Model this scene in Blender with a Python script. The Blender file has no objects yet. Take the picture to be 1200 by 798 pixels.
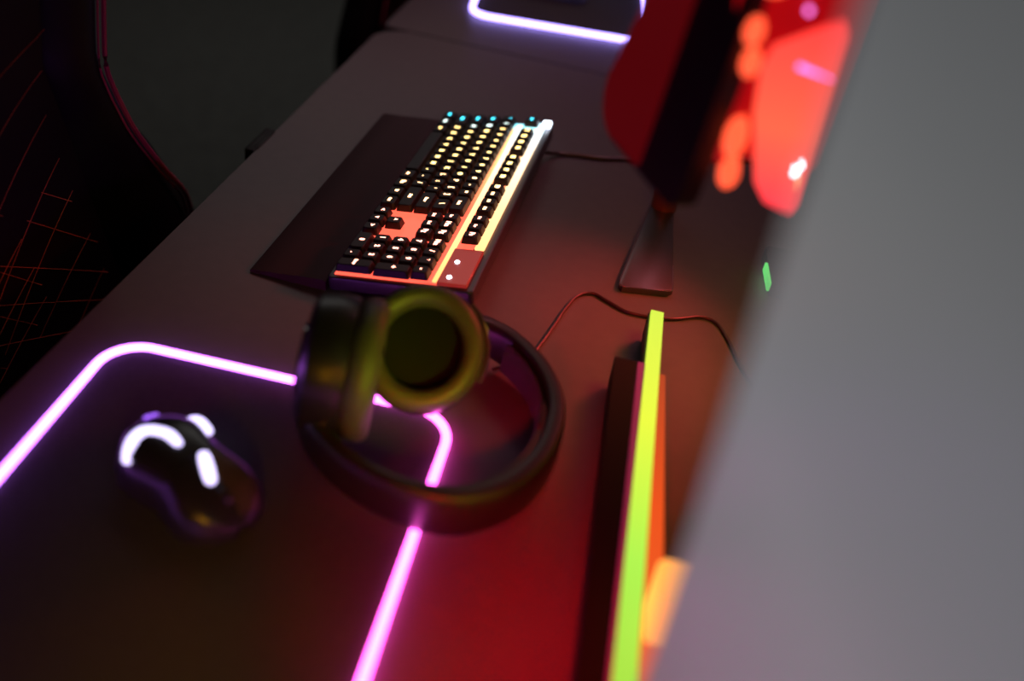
import bpy, bmesh, math, random
from math import sin, cos, pi, radians as R
from mathutils import Vector, Matrix
random.seed(4)
SC = bpy.context.scene
COL = SC.collection
DZ = 0.75            # desk top height above the floor; coordinates below are measured from the desk top

# ------------------------------------------------------------------ camera
cd = bpy.data.cameras.new('camera'); cam = bpy.data.objects.new('camera', cd); COL.objects.link(cam)
right = Vector((.96692, .21247, .14114)); down = Vector((.23900, -.56133, -.79233)); fwd = Vector((-.08912, .79985, -.59355))
m = Matrix((right, -down, -fwd)).transposed().to_4x4(); m.translation = Vector((0, 0, .62 + DZ))
cam.matrix_world = m
cd.sensor_width = 36; cd.lens = 35.0; cd.clip_start = .02; cd.clip_end = 50
cd.dof.use_dof = True; cd.dof.focus_distance = 1.13; cd.dof.aperture_fstop = 1.5
SC.camera = cam

# ------------------------------------------------------------------ world, exposure
w = bpy.data.worlds.new('world'); SC.world = w; w.use_nodes = True
w.node_tree.nodes['Background'].inputs[0].default_value = (.8, .9, 1, 1)
w.node_tree.nodes['Background'].inputs[1].default_value = .02
SC.view_settings.view_transform = 'Standard'; SC.view_settings.look = 'None'
SC.view_settings.exposure = 0; SC.view_settings.gamma = 1; SC.view_settings.use_curve_mapping = False

def area(name, loc, target, size, power, color, spread=180):
    l = bpy.data.lights.new(name, 'AREA'); l.shape = 'RECTANGLE'; l.size, l.size_y = size; l.energy = power; l.color = color
    l.spread = R(spread)
    o = bpy.data.objects.new(name, l); COL.objects.link(o)
    loc = Vector(loc) + Vector((0, 0, DZ)); target = Vector(target) + Vector((0, 0, DZ))
    o.location = loc; o.rotation_euler = (target - loc).to_track_quat('-Z', 'Y').to_euler()
    return o
area('ceiling_light', (-1.1, 3.3, 1.75), (-.9, 2.9, 0), (1.4, 1.4), 5.2, (1, .97, .93), 150)
area('fill_red_low', (.015, .12, .30), (.000, .50, 0), (.05, .04), .50, (1, .004, .012), 52)  # unseen narrow red light, added for the glow on the near desk
area('fill_red_back', (.20, 1.10, .30), (-.09, .86, 0), (.10, .06), .36, (1, .07, .06), 60)  # unseen area light standing in for the display's red glow
area('fill_magenta_side', (-1.5, -.8, .6), (-.5, .4, 0), (.5, .5), .3, (1, .1, .35))  # unseen magenta fill from the side, no fixture
area('fill_amber_low', (-.10, .08, .26), (-.23, .42, 0), (.05, .04), .085, (1, .42, .0), 60)  # added amber fill that tints the mouse pad, no fixture
area('fill_amber_rear', (.16, .80, .30), (.12, .9, 0), (.10, .10), .20, (1, .48, .05), 120)  # added amber light to brown the desk right of the bar
area('fill_rose_high', (.22, 2.1, 1.3), (-.25, 1.45, 0), (.6, .4), 1.0, (1, .36, .44), 58)  # added broad rose fill that turns the desk pinkish, no tube there
area('fill_lime_low', (.12, .34, .20), (-.19, .69, .07), (.04, .04), .055, (.66, .82, .02), 28)  # added narrow lime light aimed only at the ear cups

# ------------------------------------------------------------------ materials
def mat(name, color, rough=.5, metal=0, emit=None, strength=0, noise=None, coat=0, bump=0, bump_scale=300, spec=.5):
    ma = bpy.data.materials.new(name); ma.use_nodes = True
    nt = ma.node_tree; b = nt.nodes['Principled BSDF']
    b.inputs['Base Color'].default_value = (*color, 1); b.inputs['Roughness'].default_value = rough
    b.inputs['Metallic'].default_value = metal; b.inputs['Coat Weight'].default_value = coat
    b.inputs['Specular IOR Level'].default_value = spec
    if emit:
        b.inputs['Emission Color'].default_value = (*emit, 1); b.inputs['Emission Strength'].default_value = strength
    tc = nt.nodes.new('ShaderNodeTexCoord')
    if noise:
        n = nt.nodes.new('ShaderNodeTexNoise'); n.inputs['Scale'].default_value = noise[0]; n.inputs['Detail'].default_value = 6
        nt.links.new(tc.outputs['Object'], n.inputs['Vector'])
        r = nt.nodes.new('ShaderNodeValToRGB'); k = noise[1]
        r.color_ramp.elements[0].position = .3; r.color_ramp.elements[1].position = .7
        r.color_ramp.elements[0].color = (*[c * (1 - k) for c in color], 1)
        r.color_ramp.elements[1].color = (*[min(1, c * (1 + k)) for c in color], 1)
        nt.links.new(n.outputs['Fac'], r.inputs[0]); nt.links.new(r.outputs[0], b.inputs['Base Color'])
    if bump:
        n = nt.nodes.new('ShaderNodeTexNoise'); n.inputs['Scale'].default_value = bump_scale
        nt.links.new(tc.outputs['Object'], n.inputs['Vector'])
        bp = nt.nodes.new('ShaderNodeBump'); bp.inputs['Strength'].default_value = bump; bp.inputs['Distance'].default_value = .001
        nt.links.new(n.outputs['Fac'], bp.inputs['Height']); nt.links.new(bp.outputs[0], b.inputs['Normal'])
    return ma

def ramp_emit(name, axis, lo, hi, stops, strength, base=(.02, .02, .02)):
    """emissive material whose colour changes along an object axis (LED strips and painted glow)"""
    ma = mat(name, base, .4, 0, (1, 1, 1), strength)
    nt = ma.node_tree; b = nt.nodes['Principled BSDF']
    tc = nt.nodes.new('ShaderNodeTexCoord'); sx = nt.nodes.new('ShaderNodeSeparateXYZ')
    nt.links.new(tc.outputs['Object'], sx.inputs[0])
    mr = nt.nodes.new('ShaderNodeMapRange'); mr.inputs['From Min'].default_value = lo; mr.inputs['From Max'].default_value = hi
    nt.links.new(sx.outputs[axis], mr.inputs['Value'])
    r = nt.nodes.new('ShaderNodeValToRGB'); e = r.color_ramp.elements
    for i, (p, c) in enumerate(stops):
        el = e[i] if i < 2 else e.new(p)
        el.position = p; el.color = (*c, 1)
    nt.links.new(mr.outputs[0], r.inputs[0]); nt.links.new(r.outputs[0], b.inputs['Emission Color'])
    return ma

M = dict(
    desk=mat('desk_laminate', (.105, .086, .094), .42, spec=.32, noise=(60, .05), bump=.10, bump_scale=500),
    desk_edge=mat('desk_edge_band', (.03, .03, .035), .5),
    metal=mat('black_metal', (.02, .02, .02), .4, .6),
    carpet=mat('carpet', (.125, .125, .114), .95, noise=(35, .18), bump=.6, bump_scale=250),
    wall=mat('wall_paint', (.35, .36, .37), .8, noise=(8, .05)),
    ceil=mat('ceiling_paint', (.3, .3, .3), .9),
    pad=mat('pad_cloth', (.035, .033, .036), .85, noise=(400, .2), bump=.3, bump_scale=1500),
    black=mat('black_plastic', (.02, .02, .022), .45),
    satin=mat('satin_black', (.03, .028, .03), .3),
    keycap=mat('keycap_plastic', (.018, .015, .020), .5, spec=.35),
    keyplate=mat('key_plate', (.05, .045, .05), .35, .5),
    rest=mat('palm_rest_rubber', (.040, .014, .020), .65, spec=.25, bump=.2, bump_scale=900),
    leather=mat('ear_leather', (.060, .055, .035), .5, bump=.3, bump_scale=400),
    hp=mat('headphone_plastic', (.014, .012, .012), .35),
    hpin=mat('ear_fabric', (.008, .008, .008), .9, spec=.1),
    gloss=mat('glossy_smoke_plastic', (.05, .04, .05), .10, coat=1),
    mouse=mat('mouse_plastic', (.022, .020, .022), .3),
    mouse2=mat('mouse_side', (.07, .05, .03), .35),
    chair=mat('chair_leather', (.007, .006, .006), .55, spec=.25, bump=.3, bump_scale=200),
    chair2=mat('chair_leather_panel', (.008, .004, .008), .6, spec=.25, bump=.3, bump_scale=200),
    stitch=mat('orange_stitching', (.58, .12, .04), .6),
    piping=mat('pink_piping', (.40, .04, .10), .5),
    cable=mat('cable_rubber', (.045, .02, .02), .4),
    alu=mat('foot_metal', (.085, .07, .085), .32, .4),
    alu_edge=mat('foot_edge', (.8, .55, .55), .2, 1),
    screen_body=mat('screen_housing', (.03, .012, .015), .5),
    redbox=mat('red_smoked_plastic', (.35, .01, .012), .4, emit=(1, .005, .01), strength=.32),  # red lamp light on the housing is put into the emission
    redscreen=mat('dim_red_screen', (.02, .01, .01), .15, emit=(1, .015, .03), strength=.075),
    grey_screen=ramp_emit('grey_screen', 'Z', .10, .70, [(0, (.70, .73, .76)), (.25, (.78, .81, .84)), (.52, (1.12, 1.14, 1.18)), (.68, (.85, .88, .90)), (.82, (.48, .50, .51)), (1, (.34, .36, .37))], .155),  # light falloff over the height painted into the emission
    red_glow=ramp_emit('red_panel_light', 'Z', .31, .46, [(0, (1, .045, .06)), (.35, (1, .10, .05)), (1, (1, .025, .035))], 1.5),
    blob=mat('orange_lamp', (.1, .02, .01), .3, emit=(1, .095, .035), strength=1.7),
    lime=ramp_emit('lime_diffuser', 'Y', .30, .93, [(0, (.30, .62, .04)), (.38, (.42, .92, .08)), (.65, (.80, .98, .05)), (1, (.60, .90, .07))], 1.0),
    rust=ramp_emit('rust_glow', 'Y', .30, .88, [(0, (.6, .10, .02)), (.55, (.55, .05, .005)), (1, (.10, .02, .003))], 1.5),
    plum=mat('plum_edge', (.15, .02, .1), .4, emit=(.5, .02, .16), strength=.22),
    amber=mat('amber_shade', (.3, .15, .05), .5, emit=(1, .42, .07), strength=1.3),
    white_led_glint=mat('white_led_glint', (.5, .5, .5), .3, emit=(.9, .9, 1), strength=7),  # keyboard status LEDs, and dots imitating reflected key lights
    tan_glint=mat('tan_glint', (.5, .3, .2), .3, emit=(1, .5, .22), strength=1.4),  # emissive dots imitating reflected key lights
    pink_glint=mat('pink_glint', (.5, .1, .5), .3, emit=(1, .25, 1), strength=2.0),  # emissive stand-in for purple-pink reflections
    green_glint=mat('green_glint', (.1, .5, .1), .3, emit=(.15, 1, .2), strength=.9),  # emissive stand-in for a green reflection
    mouse_led=mat('mouse_led', (.5, .5, .8), .3, emit=(.66, .58, 1), strength=2.4),
    mouse_led2=mat('mouse_led_violet', (.4, .2, .8), .3, emit=(.35, .12, 1), strength=1.4),
)

# ------------------------------------------------------------------ helpers
def link(name, me, ma=None, parent=None, smooth=False):
    o = bpy.data.objects.new(name, me); COL.objects.link(o)
    if ma is not None:
        for x in (ma if isinstance(ma, (list, tuple)) else [ma]): me.materials.append(x)
    if parent is not None: o.parent = parent
    if smooth and hasattr(me, 'polygons'):
        me.set_sharp_from_angle(angle=R(40))
        for p in me.polygons: p.use_smooth = len(p.vertices) <= 8
    return o
def obj(name, bm, ma, parent=None, smooth=True):
    me = bpy.data.meshes.new(name); bmesh.ops.recalc_face_normals(bm, faces=bm.faces); bm.to_mesh(me); bm.free()
    return link(name, me, ma, parent, smooth)
def thing(name, label, cat, loc=(0, 0, 0), rot=(0, 0, 0), group=None):
    o = bpy.data.objects.new(name, None); o.empty_display_size = .05; COL.objects.link(o)
    o.location = loc; o.rotation_euler = rot
    return tag(o, label, cat, group)
def tag(o, label, cat, group=None):
    o['label'] = label; o['category'] = cat
    if group: o['group'] = group
    return o
def struct(o): o['kind'] = 'structure'; return o
def box(x0, x1, y0, y1, z0, z1, bevel=0, seg=2, bm=None):
    b = bmesh.new()
    bmesh.ops.create_cube(b, size=1)
    for v in b.verts: v.co = Vector(((x0 + x1) / 2 + v.co.x * (x1 - x0), (y0 + y1) / 2 + v.co.y * (y1 - y0), (z0 + z1) / 2 + v.co.z * (z1 - z0)))
    if bevel: bmesh.ops.bevel(b, geom=b.edges[:], offset=bevel, segments=seg, profile=.5, affect='EDGES')
    if bm is None: return b
    me = bpy.data.meshes.new('t'); b.to_mesh(me); b.free(); bm.from_mesh(me); bpy.data.meshes.remove(me); return bm
def rrect(x0, x1, y0, y1, r, n=8):
    rs = r if isinstance(r, (list, tuple)) else [r] * 4
    pts = []
    for (cx, cy, a0, q) in ((x1, y1, 0, rs[0]), (x0, y1, 90, rs[1]), (x0, y0, 180, rs[2]), (x1, y0, 270, rs[3])):
        ccx = cx - q if cx == x1 else cx + q; ccy = cy - q if cy == y1 else cy + q
        for i in range(n + 1):
            a = R(a0 + 90 * i / n); pts.append((ccx + q * cos(a), ccy + q * sin(a)))
    return pts
def prism(pts, z0, z1, bevel=0, seg=2, frame=None):
    """extrude an outline; frame maps (u,v,w) to 3D"""
    f = frame or (lambda u, v, w_: Vector((u, v, w_)))
    b = bmesh.new()
    lo = [b.verts.new(f(p[0], p[1], z0)) for p in pts]; hi = [b.verts.new(f(p[0], p[1], z1)) for p in pts]
    n = len(pts)
    b.faces.new(lo[::-1]); top = b.faces.new(hi)
    for i in range(n): b.faces.new((lo[i], lo[(i + 1) % n], hi[(i + 1) % n], hi[i]))
    if bevel: bmesh.ops.bevel(b, geom=[e for e in top.edges], offset=bevel, segments=seg, profile=.5, affect='EDGES')
    return b
def catmull(pts, n=8, closed=False):
    P = [Vector(p) for p in pts]; out = []; N = len(P)
    rng = range(N) if closed else range(N - 1)
    for i in rng:
        if closed: a, b_, c, d = P[i - 1], P[i], P[(i + 1) % N], P[(i + 2) % N]
        else: a, b_, c, d = P[max(i - 1, 0)], P[i], P[i + 1], P[min(i + 2, N - 1)]
        for k in range(n):
            t = k / n
            out.append(.5 * ((2 * b_) + (c - a) * t + (2 * a - 5 * b_ + 4 * c - d) * t * t + (3 * b_ - a - 3 * c + d) * t ** 3))
    if not closed: out.append(P[-1])
    return out
def sweep(pts, prof, closed=False, up=Vector((0, 0, 1)), bm=None, scale=None):
    """sweep profile [(side, up)] along pts"""
    b = bm or bmesh.new(); P = [Vector(p) for p in pts]; N = len(P); rings = []
    for i in range(N):
        t = (P[(i + 1) % N] - P[i - 1]) if closed else (P[min(i + 1, N - 1)] - P[max(i - 1, 0)])
        t.normalize(); s = t.cross(up)
        if s.length < 1e-4: s = t.cross(Vector((0, 1, 0)))
        s.normalize(); u = s.cross(t).normalized(); k = scale(i / (N - 1)) if scale else 1
        rings.append([b.verts.new(P[i] + s * q[0] * k + u * q[1] * k) for q in prof])
    m_ = len(prof)
    for i in range(N if closed else N - 1):
        A, B = rings[i], rings[(i + 1) % N]
        for j in range(m_): b.faces.new((A[j], A[(j + 1) % m_], B[(j + 1) % m_], B[j]))
    if not closed: b.faces.new(rings[0][::-1]); b.faces.new(rings[-1])
    return b
def circ(r, n=10, sx=1, sy=1): return [(r * sx * cos(2 * pi * i / n), r * sy * sin(2 * pi * i / n)) for i in range(n)]
def tube(pts, r, closed=False, n=10, bm=None): return sweep(pts, circ(r, n), closed, bm=bm)
def lathe(prof, n=40, frame=None, sy=1):
    """revolve (r, h) about local z"""
    f = frame or (lambda v: v); b = bmesh.new(); rings = []
    for r, h in prof: rings.append([b.verts.new(f(Vector((r * cos(2 * pi * i / n), r * sy * sin(2 * pi * i / n), h)))) for i in range(n)])
    for A, B in zip(rings, rings[1:]):
        for j in range(n): b.faces.new((A[j], A[(j + 1) % n], B[(j + 1) % n], B[j]))
    b.faces.new(rings[0][::-1]); b.faces.new(rings[-1])
    return b
def copy_tree(o, parent=None):
    c = o.copy(); COL.objects.link(c); c.parent = parent
    for ch in list(o.children): copy_tree(ch, c)
    return c

# ------------------------------------------------------------------ room shell
F = -DZ
struct(obj('floor', box(-4, .27, -3, 7, F - .05, F), M['carpet']))
struct(obj('ceiling', box(-4, .27, -3, 7, 1.85, 1.9), M['ceil']))
struct(obj('wall_right', box(.27, .37, -3.1, 7.1, F - .05, 1.9), M['wall']))
struct(obj('wall_left', box(-4.1, -4, -3.1, 7.1, F - .05, 1.9), M['wall']))
struct(obj('wall_back', box(-4, .27, 7, 7.1, F - .05, 1.9), M['wall']))
struct(obj('wall_front', box(-4, .27, -3.1, -3, F - .05, 1.9), M['wall']))
struct(obj('baseboard_left', box(-4, -3.985, -3, 7, F, F + .09), M['desk_edge']))
struct(obj('baseboard_back', box(-3.985, .27, 6.985, 7, F, F + .09), M['desk_edge']))

# ------------------------------------------------------------------ desks
def desk(y0, y1, label, radii):
    t = thing('desk', label, 'desk', (0, 0, F))
    o = obj('desk_top', prism(rrect(-.497, .262, y0, y1, radii), -.026, 0, .002), M['desk'], t); o.location.z = DZ
    for x in (-.46, .20):
        for y in (y0 + .06, y1 - .10):
            obj('leg', box(x, x + .04, y, y + .04, .012, DZ - .062, .003), M['metal'], t)
            obj('foot_pad', lathe([(.018, 0), (.018, .012)], 16, lambda v, x=x, y=y: v + Vector((x + .02, y + .02, 0))), M['black'], t)
    for x in (-.455, .205): obj('side_rail', box(x, x + .03, y0 + .06, y1 - .06, DZ - .062, DZ - .027, .002), M['metal'], t)
    obj('cross_rail', box(-.425, .205, y0 + .3, y0 + .33, DZ - .060, DZ - .029, .002), M['metal'], t)
    return t
desk(-.55, 1.628, 'dark grey desk holding the lit keyboard, headphones and mouse', [.02, .05, .02, .02])
desk(1.632, 3.6, 'farther dark desk carrying the second lit mouse pad, across a narrow seam', [.02, .02, .012, .004])

# ------------------------------------------------------------------ mouse pads with light tubes
tube_near = ramp_emit('pad_tube_light_near', 'X', 0, .325, [(0, (.42, .11, .80)), (.45, (.50, .11, .80)), (1, (1, .085, .66))], 10)
tube_far = mat('pad_tube_light_far', (.5, .4, .8), .4, emit=(.36, .27, 1), strength=7)
def mouse_pad(loc, rz, wd, ln, tm, label, far=0):
    t = thing('mouse_pad', label, 'mouse pad', loc, (0, 0, rz))
    o = obj('pad_surface', prism(rrect(.003, wd - .003, -ln + .003, -.003, .036), .0, .0035, .0008), M['pad'], t)
    pts = [Vector((x, y, .0048)) for x, y in rrect(0, wd, -ln, 0, .038, 10)]
    c = obj('light_tube', tube(pts, .0040, True, 12), tm, t); c['label'] = 'glowing edge light tube'
    obj('control_box', prism(rrect(wd * .42, wd * .60, *((.0045, .018) if far else (-ln - .018, -ln - .0045)), .003), 0, .010, .002), M['black'], t)
    return t
mouse_pad((-.448, .678, 0), R(2.2), .331, .45, tube_near, 'near black mouse pad with a glowing violet-pink edge, under mouse and headphones')
mouse_pad((-.428, 2.125, 0), R(8), .332, .36, tube_far, 'far black mouse pad with a bluish-white glowing edge, at top of view', 1)

# ------------------------------------------------------------------ keyboard
U_ = .0193          # key pitch along the length
V_ = .0208          # key pitch across the rows
KL, KD = .446, .161
kb = thing('keyboard', 'backlit full-size keyboard, keys glowing red near to cyan far, with palm rest', 'keyboard', (-.296, 1.288, .0), (0, 0, R(-90 - .4)))
TILT = R(9.0)
def ktilt(bm):
    bmesh.ops.rotate(bm, verts=bm.verts[:], cent=(0, 0, 0), matrix=Matrix.Rotation(TILT, 3, 'X'))
    bmesh.ops.translate(bm, verts=bm.verts[:], vec=(0, 0, .003)); return bm
KT = Matrix.Translation((0, 0, .003)) @ Matrix.Rotation(TILT, 4, 'X')
H0 = .015
obj('case', ktilt(prism(rrect(0, KL, 0, KD, .006, 4), 0, H0, .002)), mat('keyboard_case', (.055, .045, .06), .35, .3), kb)
# led sheet glowing under the keys
led_stops = [(0, (.10, .75, 1)), (.035, (.35, .9, 1)), (.07, (1, .62, .25)), (.35, (1, .34, .13)), (.62, (1, .10, .055)), (1, (1, .09, .055))]
under = ramp_emit('key_backlight', 'X', 0, KL, led_stops, 2.0)
o = obj('backlight_sheet', ktilt(box(.006, KL - .007, .007, KD - .022, H0, H0 + .0012)), under, kb); o['label'] = 'glowing red-orange backlight under the keys'
bar_stops = [(0, (.5, .9, 1)), (.10, (.85, .95, 1)), (.22, (1, .72, .48)), (.6, (1, .50, .22)), (1, (1, .36, .10))]
bars = ramp_emit('light_bar_colour', 'X', 0, KL, bar_stops, 2.4)
obj('light_bar', ktilt(box(.012, KL - .010, .0073 + 5 * V_ + .0030, .0073 + 5 * V_ + .0090, H0 + .001, H0 + .0035, .0005, 1)), bars, kb)
obj('light_bar', ktilt(box(.004, KL - .085, KD - .0200, KD - .0090, H0 + .0005, H0 + .004, .0006, 1)), bars, kb)
obj('status_plate', ktilt(box(KL - .080, KL - .006, KD - .041, KD - .008, H0, H0 + .0045, .001, 1)), mat('red_lit_plate', (.12, .03, .03), .3, emit=(1, .06, .04), strength=.25), kb)
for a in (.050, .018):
    obj('status_light', ktilt(lathe([(.0026, H0 + .0040), (.0026, H0 + .0056)], 14, lambda v, a=a: v + Vector((KL - a, KD - .030, 0)))), M['white_led_glint'], kb)
obj('corner_light', ktilt(box(.000, .014, KD - .013, KD - .002, H0 + .001, H0 + .007, .001, 1)), mat('corner_lamp', (.5, .5, .6), .3, emit=(.75, .85, 1), strength=6), kb)
for a in (.03, KL - .06):
    obj('foot', box(a, a + .03, KD - .022, KD - .010, .0, .0235, .001, 1), M['black'], kb)
    obj('foot', box(a, a + .03, .008, .016, .0, .005, .001, 1), M['black'], kb)
kcache = {}
def keycap_mesh(wu, hu):
    k = (wu, hu)
    if k not in kcache:
        g = .0012; b = bmesh.new(); x, y = wu * U_ / 2, hu * V_ / 2
        lo = rrect(-x + g / 2, x - g / 2, -y + g / 2, y - g / 2, .0012, 1)
        mid = rrect(-x + .0024, x - .0024, -y + .0024, y - .0024, .002, 1)
        hi = rrect(-x + .0034, x - .0034, -y + .0034, y - .0034, .002, 1)
        R1 = [[b.verts.new((p[0], p[1], z)) for p in ring] for ring, z in ((lo, 0), (mid, .0077), (hi, .0083))]
        n = len(lo)
        for A, B in zip(R1, R1[1:]):
            for i in range(n): b.faces.new((A[i], A[(i + 1) % n], B[(i + 1) % n], B[i]))
        b.faces.new(R1[-1]); b.faces.new(R1[0][::-1])
        me = bpy.data.meshes.new('keycap'); b.to_mesh(me); b.free(); me.materials.append(M['keycap']); kcache[k] = me
    return kcache[k]
def legend_colour(a):
    if a < .028: return 0
    if a < .050: return 1
    if a < .20: return 2
    if a < .30: return 3
    return 4
legm = [mat('legend_%s' % n, (.2, .2, .2), .4, emit=c, strength=s) for n, c, s in (
    ('cyan', (.05, .75, 1), 4.5), ('pale', (.75, .95, .9), 4.0), ('yellow', (1, .68, .22), 5.5), ('orange', (1, .55, .25), 6), ('red', (1, .36, .25), 5.5))]
lcache = {}
def legend_mesh(s, ci):
    if (s, ci) not in lcache:
        cu = bpy.data.curves.new('legend', 'FONT'); cu.body = s; cu.size = .0078 if len(s) <= 2 else .0048; cu.align_x = 'CENTER'; cu.align_y = 'CENTER'
        cu.offset = .0005 if len(s) <= 2 else .00035; cu.resolution_u = 2
        to = bpy.data.objects.new('t', cu); COL.objects.link(to); dg = bpy.context.evaluated_depsgraph_get(); dg.update()
        me = bpy.data.meshes.new_from_object(to.evaluated_get(dg)); bpy.data.objects.remove(to)
        me.materials.clear(); me.materials.append(legm[ci]); lcache[(s, ci)] = me
    return lcache[(s, ci)]
rows = [
    ('0', 0, [('Ctrl', 1.25), ('Win', 1.25), ('Alt', 1.25), ('', 6.25), ('Alt', 1.25), ('Fn', 1.25), ('≡', 1.25), ('Ctrl', 1.25), .25, ('<', 1), ('v', 1), ('>', 1), .25, ('0', 2), ('.', 1), ('Enter', 1, 2)]),
    ('1', 1, [('Shift', 2.25)] + [(c, 1) for c in 'ZXCVBNM,./'] + [('Shift', 2.75), 1.25, ('^', 1), 1.25, ('1', 1), ('2', 1), ('3', 1)]),
    ('2', 2, [('Caps', 1.75)] + [(c, 1) for c in "ASDFGHJKL;'"] + [('Enter', 2.25), 3.5, ('4', 1), ('5', 1), ('6', 1), ('+', 1, 2)]),
    ('3', 3, [('Tab', 1.5)] + [(c, 1) for c in 'QWERTYUIOP[]'] + [('\\', 1.5), .25, ('Del', 1), ('End', 1), ('Pg', 1), .25, ('7', 1), ('8', 1), ('9', 1)]),
    ('4', 4, [(c, 1) for c in '`1234567890-='] + [('Back', 2), .25, ('Ins', 1), ('Hm', 1), ('Pg', 1), .25, ('Nm', 1), ('/', 1), ('*', 1), ('-', 1)]),
    ('5', 5.60, [('Esc', 1), 1, ('F1', 1), ('F2', 1), ('F3', 1), ('F4', 1), .5, ('F5', 1), ('F6', 1), ('F7', 1), ('F8', 1), .5, ('F9', 1), ('F10', 1), ('F11', 1), ('F12', 1), .25, ('Prt', 1), ('Scr', 1), ('Ps', 1)]),
]
X0, Y0 = (KL - 22.5 * U_) / 2, .0073
for rn, rb, keys in rows:
    a = 0
    for k in keys:
        if isinstance(k, (int, float)): a += k; continue
        s, wu = k[0], k[1]; hu = k[2] if len(k) > 2 else 1
        cx, cy = X0 + (a + wu / 2) * U_, Y0 + (rb + hu / 2) * V_
        kc = link('keycap', keycap_mesh(wu, hu), None, kb)
        kc.matrix_local = KT @ Matrix.Translation((cx, cy, H0 + .0035 + .0006 * abs(rb - 2)))
        if s:
            lg = link('legend', legend_mesh(s, legend_colour(cx)), None, kc); lg.location = (0, .0010 if len(s) <= 2 else 0, .0085)
        a += wu
# palm rest
def palm(x0, x1):
    prof = [(-.0885, 0), (-.0885, .0025), (-.086, .004), (-.06, .0065), (-.02, .0120), (-.006, .0130), (-.0025, .0115), (-.0025, 0)]
    b = bmesh.new(); rings = []
    for x, k in ((x0, .96), (x0 + .004, 1), (x1 - .004, 1), (x1, .96)): rings.append([b.verts.new((x, y, z * k)) for y, z in prof])
    n = len(prof)
    for A, B in zip(rings, rings[1:]):
        for j in range(n): b.faces.new((A[j], A[(j + 1) % n], B[(j + 1) % n], B[j]))
    b.faces.new(rings[0]); b.faces.new(rings[-1][::-1]); return b
o = obj('palm_rest', palm(0, KL), M['rest'], kb); o['label'] = 'smooth dark red-tinted palm rest'

# ------------------------------------------------------------------ cables
def cable(pts, r, label, end=None):
    t = obj('cable', tube(catmull(pts, 8), r, n=8), M['cable']); tag(t, label, 'cable'); return t
cable([(-.143, 1.262, .012), (-.125, 1.287, .004), (-.10, 1.297, .0035), (-.065, 1.305, .0032), (-.025, 1.325, .0032), (.03, 1.35, .0032), (.12, 1.40, .0032), (.22, 1.42, .0032)],
      .0030, 'thicker reddish-brown cable leaving the far end of the keyboard')
cable([(-.100, .775, .004), (-.071, .811, .003), (-.060, .853, .0024), (-.050, .911, .0024), (-.040, .945, .0024), (-.024, .957, .0024), (-.006, .948, .0024), (.022, .936, .0024), (.066, .943, .0024),
       (.098, .961, .0024), (.118, .957, .0024), (.134, .925, .0024), (.15, .88, .0024), (.19, .80, .0024)],  # this right-hand curl imitates the cable's reflection
      .0019, 'thin cable curling from behind the headphones past the silver-edged foot')

# ------------------------------------------------------------------ mouse
def make_mouse(label, loc, rz):
    t = thing('mouse', label, 'computer mouse', loc, (0, 0, rz))
    L, W = .134, .041
    def halfw(u): return W * (1 - .16 * math.exp(-((u - .52) / .16) ** 2)) * max(.001, 1 - abs(2 * u - 1) ** 4.2) ** .5
    def H(u): return .0395 * (max(0, 1 - abs((u - .42) / .62) ** 2.3)) ** .75 + .001
    def P(u, v, off=0):      # u along (0 rear, 1 front), v across -1..1
        hw = halfw(u); z = H(u) * max(0, 1 - abs(v) ** 4.5) ** .5
        return Vector(((u - .5) * L, v * hw, z + .001 + off))
    def patch(us, vs, off, th):
        b = bmesh.new(); top = [[b.verts.new(P(u, v, off)) for v in vs] for u in us]; bot = [[b.verts.new(P(u, v, off - th)) for v in vs] for u in us]
        n, m_ = len(us), len(vs)
        for i in range(n - 1):
            for j in range(m_ - 1):
                b.faces.new((top[i][j], top[i + 1][j], top[i + 1][j + 1], top[i][j + 1])); b.faces.new((bot[i][j], bot[i][j + 1], bot[i + 1][j + 1], bot[i + 1][j]))
        for i in range(n - 1):
            for j in (0, m_ - 1): b.faces.new((top[i][j], top[i + 1][j], bot[i + 1][j], bot[i][j]))
        for j in range(m_ - 1):
            for i in (0, n - 1): b.faces.new((top[i][j], top[i][j + 1], bot[i][j + 1], bot[i][j]))
        return b
    lin = lambda a, b_, n: [a + (b_ - a) * i / (n - 1) for i in range(n)]
    vv = [-cos(pi * i / 20) for i in range(21)]
    b = bmesh.new(); us = [.5 - .5 * cos(pi * i / 24) for i in range(25)]; us[0] = .002; us[-1] = .998
    g = [[b.verts.new(P(u, v, -.0012 if abs(v) < .98 else -.0008)) for v in vv] for u in us]
    for i in range(24):
        for j in range(20): b.faces.new((g[i][j], g[i + 1][j], g[i + 1][j + 1], g[i][j + 1]))
    loop = [g[i][0] for i in range(25)] + [g[24][j] for j in range(1, 21)] + [g[i][20] for i in range(23, -1, -1)] + [g[0][j] for j in range(19, 0, -1)]
    b.faces.new(loop)
    obj('body', b, M['mouse'], t)
    obj('button', patch(lin(.56, .965, 10), lin(.10, .86, 8), .0012, .0020), M['mouse2'], t)
    obj('button', patch(lin(.56, .965, 10), lin(-.86, -.10, 8), .0012, .0020), M['mouse'], t)
    obj('palm_shell', patch(lin(.05, .545, 12), lin(-.80, .80, 12), .0010, .0018), M['mouse'], t)
    obj('side_button', patch(lin(.36, .47, 5), lin(.88, .95, 4), .0018, .002), M['satin'], t)
    obj('side_button', patch(lin(.49, .60, 5), lin(.88, .95, 4), .0018, .002), M['satin'], t)
    wz = H(.83)
    f = lambda v: Vector(((.83 - .5) * L + v.x, v.z, wz - .0045 + v.y))
    wl = obj('scroll_wheel', lathe([(.0075, -.0035), (.0088, -.0025), (.0088, .0025), (.0075, .0035)], 24, f), M['satin'], t)
    return t, P
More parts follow.
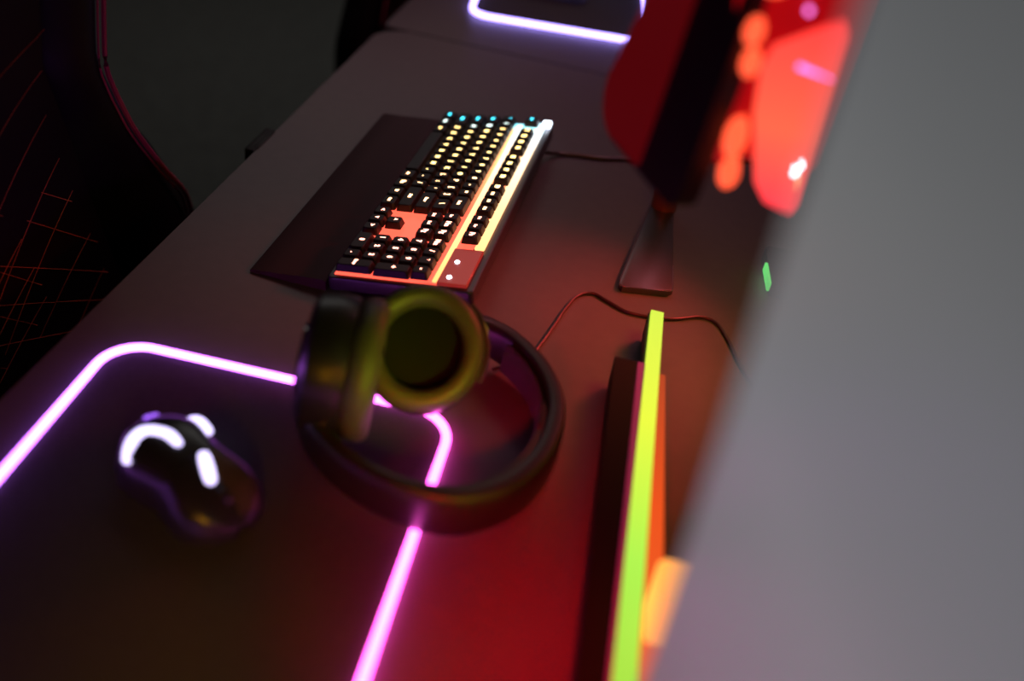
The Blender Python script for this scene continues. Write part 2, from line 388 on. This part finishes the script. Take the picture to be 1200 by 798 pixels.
mo, P = make_mouse('near black mouse with white-violet glowing lights, on the near mouse pad', (-.298, .527, .0036), R(-27))
def mlight(pts, wd, ma, nm, lb):
    """soft light window lying on the mouse shell"""
    base = [Vector(p) for p in pts]; c = catmull(base, 6)
    o = obj(nm, sweep(c, circ(1, 12, wd, .0011), scale=lambda s: .35 + .65 * (max(0, 1 - abs(2 * s - 1) ** 2.6)) ** .5), ma, mo); o['label'] = lb
def on_shell(x, y):
    """height of the shell at local x, y"""
    best = 0
    u = x / .134 + .5; hw = .041 * (1 - .16 * math.exp(-((u - .52) / .16) ** 2)) * max(.001, 1 - abs(2 * u - 1) ** 4.2) ** .5
    v = max(-.96, min(.96, y / hw)); return P(u, v, .0020)
for pts, wd, ma, nm, lb in (
    ([(-.031, -.035), (-.037, -.027), (-.0435, -.0150), (-.0415, -.0060), (-.026, .0005), (-.008, -.001)], .0056, M['mouse_led'], 'logo_light', 'chevron-shaped white-violet glowing palm light'),
    ([(-.056, .0320), (-.036, .0325), (-.009, .0275)], .0062, M['mouse_led'], 'side_light', 'oval white-violet glowing side light'),
    ([(.008, .0085), (.022, .002), (.036, -.0045)], .0052, M['mouse_led'], 'wheel_light', 'oval bluish-white glowing light by the wheel'),
    ([(-.064, .003), (-.060, .015)], .0024, M['mouse_led2'], 'tail_light', 'thin violet glowing tail light')):
    mlight([on_shell(x, y) for x, y in pts], wd, ma, nm, lb)
make_mouse('dark unlit mouse lying on the far mouse pad', (-.262, 1.985, .0036), R(10))

# ------------------------------------------------------------------ headphones
hp = thing('headphones', 'black over-ear headphones lying on desk and pad edge beside the mouse', 'headphones', (-.13, .66, 0))
HO = Vector((.13, -.66, 0))
def H_(v): return Vector(v) + HO
band = catmull([H_(p) for p in [(-.236, .630, .040), (-.220, .592, .037), (-.177, .560, .035), (-.125, .545, .034), (-.080, .552, .031), (-.045, .585, .029), (-.026, .635, .028), (-.027, .695, .028), (-.048, .742, .029), (-.082, .776, .030), (-.113, .787, .034), (-.137, .780, .040)]], 8)
def strap(w_, h): 
    return [(w_ * cos(a) * (abs(cos(a)) ** -.45 if abs(cos(a)) > .05 else 1), h * sin(a) * (abs(sin(a)) ** -.35 if abs(sin(a)) > .05 else 1)) for a in [2 * pi * i / 16 for i in range(16)]]
o = obj('headband', sweep(band, strap(.0095, .0235), scale=lambda s: .82 + .18 * sin(pi * s)), M['hp'], hp)
cush = [p + Vector((0, 0, .0)) for p in band[22:60]]
ctr = H_((-.125, .665, 0))
cush = [Vector((p.x + (ctr.x - p.x) * .105, p.y + (ctr.y - p.y) * .105, p.z)) for p in cush]
obj('headband_cushion', sweep(cush, strap(.0068, .0150), scale=lambda s: .55 + .45 * sin(pi * s) ** .4), M['leather'], hp)
for a, b_, sw, sh in ((3, 13, .0028, .012), (52, 74, .0022, .0185)):
    obj('slider', sweep([p + (ctr - p).normalized() * .0135 + Vector((0, 0, .002)) for p in band[a:b_]], strap(sw, sh)), M['gloss'], hp)
def cup(center, normal, r, dep=1):
    n = Vector(normal).normalized(); up = Vector((0, 0, 1)); s = up.cross(n).normalized(); u = n.cross(s)
    c = H_(center)
    def f(v): return c + s * v.x + u * v.y + n * v.z
    sh = obj('ear_cup', lathe([(r * .45, -.031 * dep), (r * .78, -.030 * dep), (r * .95, -.025 * dep), (r * .99, -.012 * dep), (r * .95, 0), (r * .86, .001)], 48, f, 1.06), M['hp'], hp)
    ring = [(r * .90, .000)] 
    cx, rr = r * .82, r * .18
    prof = [(cx + rr * cos(a), .013 + .0135 * sin(a)) for a in [R(-70 + 20 * i) for i in range(18)]]
    b = bmesh.new(); rings = []; N = 48
    for rad, h in prof: rings.append([b.verts.new(f(Vector((rad * cos(2 * pi * i / N), rad * 1.06 * sin(2 * pi * i / N), h)))) for i in range(N)])
    for A, B in zip(rings, rings[1:] + rings[:1]):
        for j in range(N): b.faces.new((A[j], A[(j + 1) % N], B[(j + 1) % N], B[j]))
    obj('ear_cushion', b, M['leather'], hp)
    obj('speaker_mesh', lathe([(r * .66, .0015), (r * .66, .0035), (r * .3, .0045)], 40, f, 1.06), M['hpin'], hp)
    cap = obj('cup_cap', lathe([(r * .50, -.0332 * dep), (r * .52, -.0285 * dep)], 40, f, 1.06), M['gloss'], hp)
    return f
f1 = cup((-.206, .641, .0745), (1, .20, -.08), .0610, 1.25)
f2 = cup((-.157, .702, .0640), (.10, -.62, .66), .0555)
# yokes: forks from the ends of the band to the cups
def yoke(f, r, endp, a0, a1, start=None):
    pts = [f(Vector((r * 1.07 * cos(R(a)), r * 1.13 * sin(R(a)), -.012))) for a in range(a0, a1, 12)]
    b = sweep(pts, strap(.0030, .0065)); obj('yoke', b, M['gloss'], hp)
    mid = pts[len(pts) // 2] if start is None else f(Vector(start))
    obj('hinge', sweep([mid, (mid + endp) / 2, endp], strap(.006, .009)), M['gloss'], hp)
yoke(f1, .052, band[2], 195, 345)
yoke(f2, .0545, band[-2], -20, 62, (.030, .012, -.022))

# ------------------------------------------------------------------ stand foot and raised red-lit display
dp = thing('display', 'dark red blurred display on a tall stand, glowing red and orange at its rear', 'display', (.03, 1.21, 0))
DO = Vector((-.03, -1.21, 0))
def D_(x, y, z): return Vector((x, y, z)) + DO
foot = [(.001, .985), (.006, .977), (.058, .990), (.064, .998), (.045, 1.215), (.018, 1.205)]
fb = prism([(x + DO.x, y + DO.y) for x, y in foot], .0, .008, .0015)
o = obj('stand_foot', fb, M['alu'], dp); o['label'] = 'long tapering foot with thin pinkish edges'
obj('foot_edge', tube(catmull([D_(.0165, 1.19, .0075), D_(.006, 1.05, .0075), D_(.0018, .987, .0075), D_(.0065, .9785, .0075), D_(.014, .980, .0075)], 6), .0007, n=6), M['alu_edge'], dp)
obj('foot_edge', tube(catmull([D_(.052, .990, .0075), D_(.059, .992, .0075), D_(.0628, .999, .0075), D_(.059, 1.05, .0075)], 6), .0007, n=6), M['alu_edge'], dp)
obj('hub', lathe([(.017, .006), (.017, .030), (.014, .033)], 28, lambda v: v + D_(.034, 1.195, 0)), mat('copper_hub', (.30, .07, .04), .35, .5), dp)
obj('post', box(.026 + DO.x, .050 + DO.x, 1.19 + DO.y, 1.21 + DO.y, .030, .43, .003), M['black'], dp)
obj('arm', sweep([D_(.038, 1.20, .42), D_(.040, 1.0, .425), D_(.045, .80, .42), D_(.042, .70, .40)], strap(.010, .012)), M['black'], dp)
dv = (Vector((-.069, .116, 0))).normalized(); nv = Vector((dv.y, -dv.x, 0))   # face direction along the panel; nv points to the rear
lean = Vector((.0, .0, 1)) + nv * .10
org = D_(.024, .632, .292)
def pf(u, v, w_): return org + dv * u + lean * v - nv * w_
nv = -Vector((-dv.y * -1, dv.x * -1, 0)) if False else nv
wpan = .145
def pf(u, v, w_): return org + dv * u + lean * v + nv * w_
if nv.x < 0: nv = -nv
def outline(u0, ub, ut, v0, v1, rb, rn):
    """panel outline: near edge at u0, far lower corner at ub, far edge sloping in to ut at the top"""
    sl = Vector((ut - ub, v1 - v0)).normalized(); cu, cv = ub - rb * 1.02, v0 + rb
    arc = [(cu + rb * cos(R(a)), cv + rb * sin(R(a))) for a in range(-90, 20, 10)]
    near = [(u0 + rn - rn * sin(R(a)), v0 + rn - rn * cos(R(a))) for a in range(90, -1, -15)]
    return near + arc + [(ut, v1), (u0, v1)]
obj('panel_housing', prism(outline(0, wpan, .080, 0, .26, .034, .012), .002, .018, 0, frame=pf), M['screen_body'], dp)
o = obj('screen', prism(outline(.062, wpan - .002, .079, .004, .256, .033, .003), -.001, .002, 0, frame=pf), M['redscreen'], dp); o['label'] = 'dim dark red screen face'
obj('rear_housing', box(.029 + DO.x, .110 + DO.x, .650 + DO.y, .700 + DO.y, .335, .53, .006), M['redbox'], dp)
def qf(u, v, w_): return D_(u, .6475 + w_, v)
quad = [(.0745, .322), (.085, .309), (.1040, .304), (.1065, .312), (.1010, .432), (.096, .440), (.060, .416), (.056, .40), (.060, .37)]
o = obj('light_panel', prism([(p[0], p[1]) for p in quad], 0, .004, frame=qf), M['red_glow'], dp); o['label'] = 'bright red glowing panel'
for cx, cz, rx, rz in ((.053, .352, .0068, .0135), (.0555, .326, .0062, .0100), (.0450, .424, .0058, .0085), (.0485, .404, .0055, .009), (.048, .452, .008, .004)):
    fo = lambda v, cx=cx, cz=cz, rx=rx, rz=rz: D_(cx + v.x * rx * 1.15, .640 - v.z, cz + v.y * rz * 1.1)
    o = obj('lamp', lathe([(.2, .004), (.8, .002), (1, -.002), (1, -.012)], 20, fo), M['blob'], dp)
obj('lamp_bracket', box(.044 + DO.x, .054 + DO.x, .646 + DO.y, .654 + DO.y, .330, .48, .002), M['redbox'], dp)
o = obj('reflection_streak', prism([(.0780, .4060), (.0784, .4085), (.1010, .4035), (.1010, .4030)], 0, .002, frame=lambda u, v, w_: D_(u, .6445 + w_, v)), M['pink_glint'], dp)  # glowing wedge added to imitate a purple reflection
for cx, cz, r, mm in ((.0975, .337, .0020, 'white_led_glint'), (.0995, .3425, .0014, 'white_led_glint'), (.1000, .334, .0011, 'tan_glint'), (.1005, .3305, .0010, 'tan_glint'), (.1010, .3275, .0009, 'tan_glint'), (.074, .442, .0018, 'pink_glint')):
    obj('reflection_glint', lathe([(r * .7, .0015), (r, 0), (r, -.0045)], 12, lambda v, cx=cx, cz=cz: D_(cx + v.x, .6440 - v.z, cz + v.y)), M[mm], dp)  # glowing dots added in place of reflected lights

# ------------------------------------------------------------------ light bar along the rear of the desk
lb = thing('light_bar', 'long black bar with a yellow-green glowing strip, running towards the viewer', 'light bar', (.05, .2, 0), (0, 0, 0))
LO = Vector((-.05, -.2, 0))
def bar(xs0, xs1, y0, y1, z0, z1, n=14):
    """a bar whose left/right edges run xs0(y), xs1(y)"""
    b = bmesh.new(); rings = []
    for i in range(n + 1):
        y = y0 + (y1 - y0) * i / n; a, c = xs0(y), xs1(y)
        rings.append([b.verts.new(Vector(p) + LO) for p in ((a, y, z0), (c, y, z0), (c, y, z1), (a, y, z1))])
    for A, B in zip(rings, rings[1:]):
        for j in range(4): b.faces.new((A[j], A[(j + 1) % 4], B[(j + 1) % 4], B[j]))
    b.faces.new(rings[0]); b.faces.new(rings[-1][::-1]); return b
ln = lambda ya, xa, yb, xb: (lambda y: xa + (xb - xa) * (y - ya) / (yb - ya))
kl = ln(.765, .0165, .421, .037); gl = ln(.89, .041, .429, .0615); gr = ln(.89, .0545, .435, .078)
pink_l = ln(.765, .0395, .421, .0580)
obj('bar_body', bar(kl, pink_l, .30, .80, .006, .038), mat('bar_black', (.006, .005, .006), .7, spec=.15), lb)
obj('bar_body', bar(lambda y: gl(y) - .002, gr, .30, .895, .0065, .036), mat('bar_core', (.02, .02, .02), .5), lb)
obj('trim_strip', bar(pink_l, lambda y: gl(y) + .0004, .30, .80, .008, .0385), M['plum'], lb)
lm = M['lime']; nt = lm.node_tree
o = obj('lime_diffuser', bar(gl, gr, .30, .893, .036, .041), lm, lb); o['label'] = 'yellow-green glowing diffuser strip'
for n_ in nt.nodes:
    if n_.type == 'MAP_RANGE': n_.inputs['From Min'].default_value = .3 - .2; n_.inputs['From Max'].default_value = .93 - .2
for n_ in M['rust'].node_tree.nodes:
    if n_.type == 'MAP_RANGE': n_.inputs['From Min'].default_value = .3 - .2; n_.inputs['From Max'].default_value = .88 - .2
o = obj('side_glow', bar(gr, lambda y: gr(y) + ln(.80, .008, .40, .021)(y), .30, .80, .006, .030), M['rust'], lb); o['label'] = 'dim orange-red glow on the desk, built as a strip'  # added emissive strip imitating orange light on the desk
for y in (.34, .60, .85): obj('foot_pad', lathe([(.006, 0), (.006, .0068)], 12, lambda v, y=y: v + Vector(((gl(y) + gr(y)) / 2, y, 0)) + LO), M['black'], lb)

al = thing('accent_lamp', 'small amber block lamp on a dark base beside the yellow-green light strip', 'lamp', (.0955, .497, 0), (0, 0, R(4)))
obj('base', prism(rrect(-.016, .016, -.018, .018, .003, 4), 0, .030, .002), mat('lamp_base', (.12, .03, .02), .4), al)
o = obj('shade', prism(rrect(-.0175, .0175, -.020, .020, .005, 5), .030, .078, .003), M['amber'], al)

gref = thing('green_reflection', 'small added dark block, its green glowing end imitating a reflection, at the back of the desk', 'reflection stand-in', (.185, 1.085, 0), (0, 0, R(6)))  # block added only to carry a painted green reflection
obj('reflection_base', prism(rrect(-.012, .03, -.04, .05, .004), 0, .018, .002), M['black'], gref)
obj('reflection_glint', box(-.0155, -.011, -.035, .012, .004, .016, .001), M['green_glint'], gref)

# ------------------------------------------------------------------ near monitor seen almost edge-on
mon = thing('monitor', 'huge blurred monitor with a plain grey glowing screen filling the right side', 'monitor', (.17, .06, 0))
MO = Vector((-.17, -.06, 0))
A0 = Vector((.0595, .30, .115)) + MO; A1 = Vector((.140, -.08, .115)) + MO
du = (A1 - A0).normalized(); lv = Vector((-.030, 0, 1)); mn = Vector((-du.y, du.x, 0)).normalized()
if mn.x < 0: mn = -mn
def mf(u, v, w_): return A0 + du * u + lv * v + mn * w_
o = obj('screen', prism(rrect(.0, .388, .0, .600, .003, 2), 0, .002, frame=mf), M['grey_screen'], mon); o['label'] = 'grey glowing screen, brightness falloff painted in'
obj('rear_housing', prism(rrect(.001, .387, .001, .599, .004, 2), .002, .014, frame=mf), M['black'], mon)
obj('rear_bulge', prism(rrect(.10, .29, .15, .42, .02, 4), .014, .028, .004, frame=mf), M['black'], mon)
def mp(u, v, w_): return mf(u, v, w_)
c = mf(.195, .20, .030)
obj('stand_neck', box(c.x - .003, c.x + .015, c.y - .02, c.y + .02, .008, c.z + .05, .003), M['metal'], mon)
obj('stand_base', prism(rrect(c.x - .030, c.x + .05, c.y - .11, c.y + .11, .015), 0, .009, .002), M['metal'], mon)

# ------------------------------------------------------------------ desk clamp
cl = thing('desk_clamp', 'small black clamp gripping the left desk edge beyond the keyboard', 'clamp', (-.497, 1.135, 0))
obj('upper_jaw', box(-.006, .0012, -.026, .026, .0002, .0012, .0003), M['chair'], cl)
obj('clamp_back', box(-.014, -.0005, -.034, .034, -.055, .0010, .0005), M['chair'], cl)
obj('lower_jaw', box(-.010, .02, -.02, .02, -.055, -.047, .001), M['black'], cl)
obj('screw', lathe([(.004, -.047), (.004, -.0265)], 12, lambda v: v + Vector((.012, 0, 0))), M['metal'], cl)

# ------------------------------------------------------------------ gaming chairs
SIL = [(.16, -.34), (.30, -.30), (.385, -.25), (.395, -.20), (.391, -.151), (.336, -.074), (.286, -.002), (.247, .044), (.217, .086), (.194, .124), (.180, .158), (.183, .19), (.192, .25), (.190, .33), (.165, .41), (.12, .455)]
PIP = [(.33, -.12), (.314, -.080), (.272, -.030), (.238, .013), (.207, .055), (.186, .092), (.170, .124), (.160, .154), (.165, .20), (.172, .25), (.170, .33), (.150, .39)]
INN = [(.12, -.33), (.20, -.28), (.215, -.22), (.191, -.145), (.164, -.066), (.137, .029), (.112, .112), (.094, .167), (.105, .234), (.11, .33), (.09, .40), (.06, .43)]
def resample(c, n):
    c = catmull([(p[0], p[1], 0) for p in c], 6); L = [0]
    for a, b_ in zip(c, c[1:]): L.append(L[-1] + (b_ - a).length)
    out = []
    for i in range(n):
        s = L[-1] * i / (n - 1); j = max(k for k in range(len(L)) if L[k] <= s + 1e-9); j = min(j, len(c) - 2)
        t = (s - L[j]) / max(1e-9, L[j + 1] - L[j]); out.append(c[j].lerp(c[j + 1], t))
    return out
def by_z(c, z):
    for a, b_ in zip(c, c[1:]):
        if (a[1] - z) * (b_[1] - z) <= 0 and a[1] != b_[1]: return a[0] + (b_[0] - a[0]) * (z - a[1]) / (b_[1] - a[1])
    return c[-1][0]
def chair(loc, label):
    t = thing('gaming_chair', label, 'chair', loc, (0, 0, 0), 'gaming chairs pushed up to the desks')
    zf = lambda z: z + DZ
    # quilted centre panel, slightly dished
    b = bmesh.new(); rows_ = []; n = 15
    for i in range(30):
        z = -.33 + (.43 + .33) * i / 29; hw = by_z(INN, max(-.329, min(.429, z)))
        rows_.append(([b.verts.new((-.010 * (1 - (2 * j / n - 1) ** 2), hw * (2 * j / n - 1), zf(z))) for j in range(n + 1)], [b.verts.new((-.05, hw * (2 * j / n - 1), zf(z))) for j in range(n + 1)]))
    for (A, Ab), (B, Bb) in zip(rows_, rows_[1:]):
        for j in range(n): b.faces.new((A[j], A[j + 1], B[j + 1], B[j])); b.faces.new((Ab[j], Bb[j], Bb[j + 1], Ab[j + 1]))
        b.faces.new((A[0], B[0], Bb[0], Ab[0])); b.faces.new((A[n], Ab[n], Bb[n], B[n]))
    for A, Ab in (rows_[0], rows_[-1]):
        for j in range(n): b.faces.new((A[j], A[j + 1], Ab[j + 1], Ab[j]))
    obj('back_panel', b, M['chair2'], t)
    So, In = resample(SIL, 40), resample(INN, 40)
    for sg in (1, -1):
        b = bmesh.new(); rings = []
        for s, q in zip(So, In):
            pr = []
            for k in range(9):
                u = k / 8; pr.append((.030 * sin(pi * min(1, u * 1.0)) ** .8 - .006 * (1 - u), q.x + (s.x - q.x) * u, q.y + (s.y - q.y) * u))
            pr += [(-.03, s.x - .002, s.y), (-.052, s.x - .02, s.y), (-.052, q.x, q.y)]
            rings.append([b.verts.new((p[0], sg * p[1], zf(p[2]))) for p in pr])
        m_ = len(rings[0])
        for A, B in zip(rings, rings[1:]):
            for j in range(m_): b.faces.new((A[j], A[(j + 1) % m_], B[(j + 1) % m_], B[j]))
        b.faces.new(rings[0]); b.faces.new(rings[-1][::-1])
        obj('bolster', b, M['chair'], t)
        for off in (0, .008):
            pts = [Vector((.030 - off * .3, sg * (p.x - off), zf(p.y))) for p in resample(PIP, 50)]
            obj('piping', tube(pts, .0030 if off == 0 else .0014, n=6), M['piping'], t)
    st = bmesh.new()
    lines = [((.092, .164), (.0, .103)), ((.092, .114), (-.007, .034)), ((.104, .058), (-.048, -.078)), ((.119, .010), (-.03, -.123)), ((.141, -.059), (.03, -.142)), ((.16, -.12), (.08, -.19)),
             ((.116, -.003), (.07, .031)), ((.152, -.078), (.042, .010)), ((.166, -.130), (-.029, -.006)), ((.17, -.175), (-.041, -.05)), ((.16, -.21), (-.053, -.097)), ((.12, .21), (0, .16))]
    for sg in (1, -1):
        for (a, b2) in lines:
            pts = []
            for k in range(9):
                y = a[0] + (b2[0] - a[0]) * k / 8; z = a[1] + (b2[1] - a[1]) * k / 8; hw = by_z(INN, z)
                pts.append(Vector((-.010 * (1 - min(1, abs(y / hw)) ** 2) + .0006, sg * y, zf(z))))
            tube(pts, .00045, n=4, bm=st)
    obj('stitching', st, M['stitch'], t)['label'] = 'thin orange diamond stitching'
    # seat, tilt plate, gas column, star base
    obj('seat', box(-.03, .46, -.25, .25, .40, .50, .035, 4), M['chair'], t)
    for sg in (1, -1): obj('seat_bolster', box(.0, .44, sg * .255 - .045, sg * .255 + .045, .41, .53, .03, 3), M['chair'], t)
    obj('back_bracket', box(-.075, -.02, -.09, .09, .36, .62, .01), M['metal'], t)
    obj('tilt_plate', box(.10, .34, -.10, .10, .36, .402, .005), M['metal'], t)
    obj('gas_column', lathe([(.026, .10), (.026, .24), (.016, .24), (.016, .37)], 20, lambda v: v + Vector((.21, 0, 0))), M['metal'], t)
    for k in range(5):
        a = R(72 * k + 18); d = Vector((cos(a), sin(a), 0)); c0 = Vector((.21, 0, .11))
        obj('base_leg', sweep([c0, c0 + d * .28 + Vector((0, 0, -.03))], strap(.022, .014), scale=lambda s: 1 - .35 * s), M['black'], t)
        e = c0 + d * .275; s = d.cross(Vector((0, 0, 1)))
        obj('caster', lathe([(.024, -.02), (.030, -.016), (.030, .016), (.024, .02)], 20, lambda v, e=e, d=d, s=s: Vector((e.x, e.y, .0305)) + d * v.x + Vector((0, 0, v.y)) + s * v.z), M['black'], t)
    return t
c1 = chair((-.625, .78, F), 'black gaming chair with orange stitching and pink piping, at left beside the near desk')
c2 = copy_tree(c1); c2.location = (-.625, 2.27, F); c2['label'] = 'farther black gaming chair, a dark shape at the top beyond the grey floor'

# ------------------------------------------------------------------ raise everything so that the floor is at z = 0
for o in list(COL.objects):
    if o.parent is None and o.type not in ('CAMERA', 'LIGHT'): o.location.z += DZ
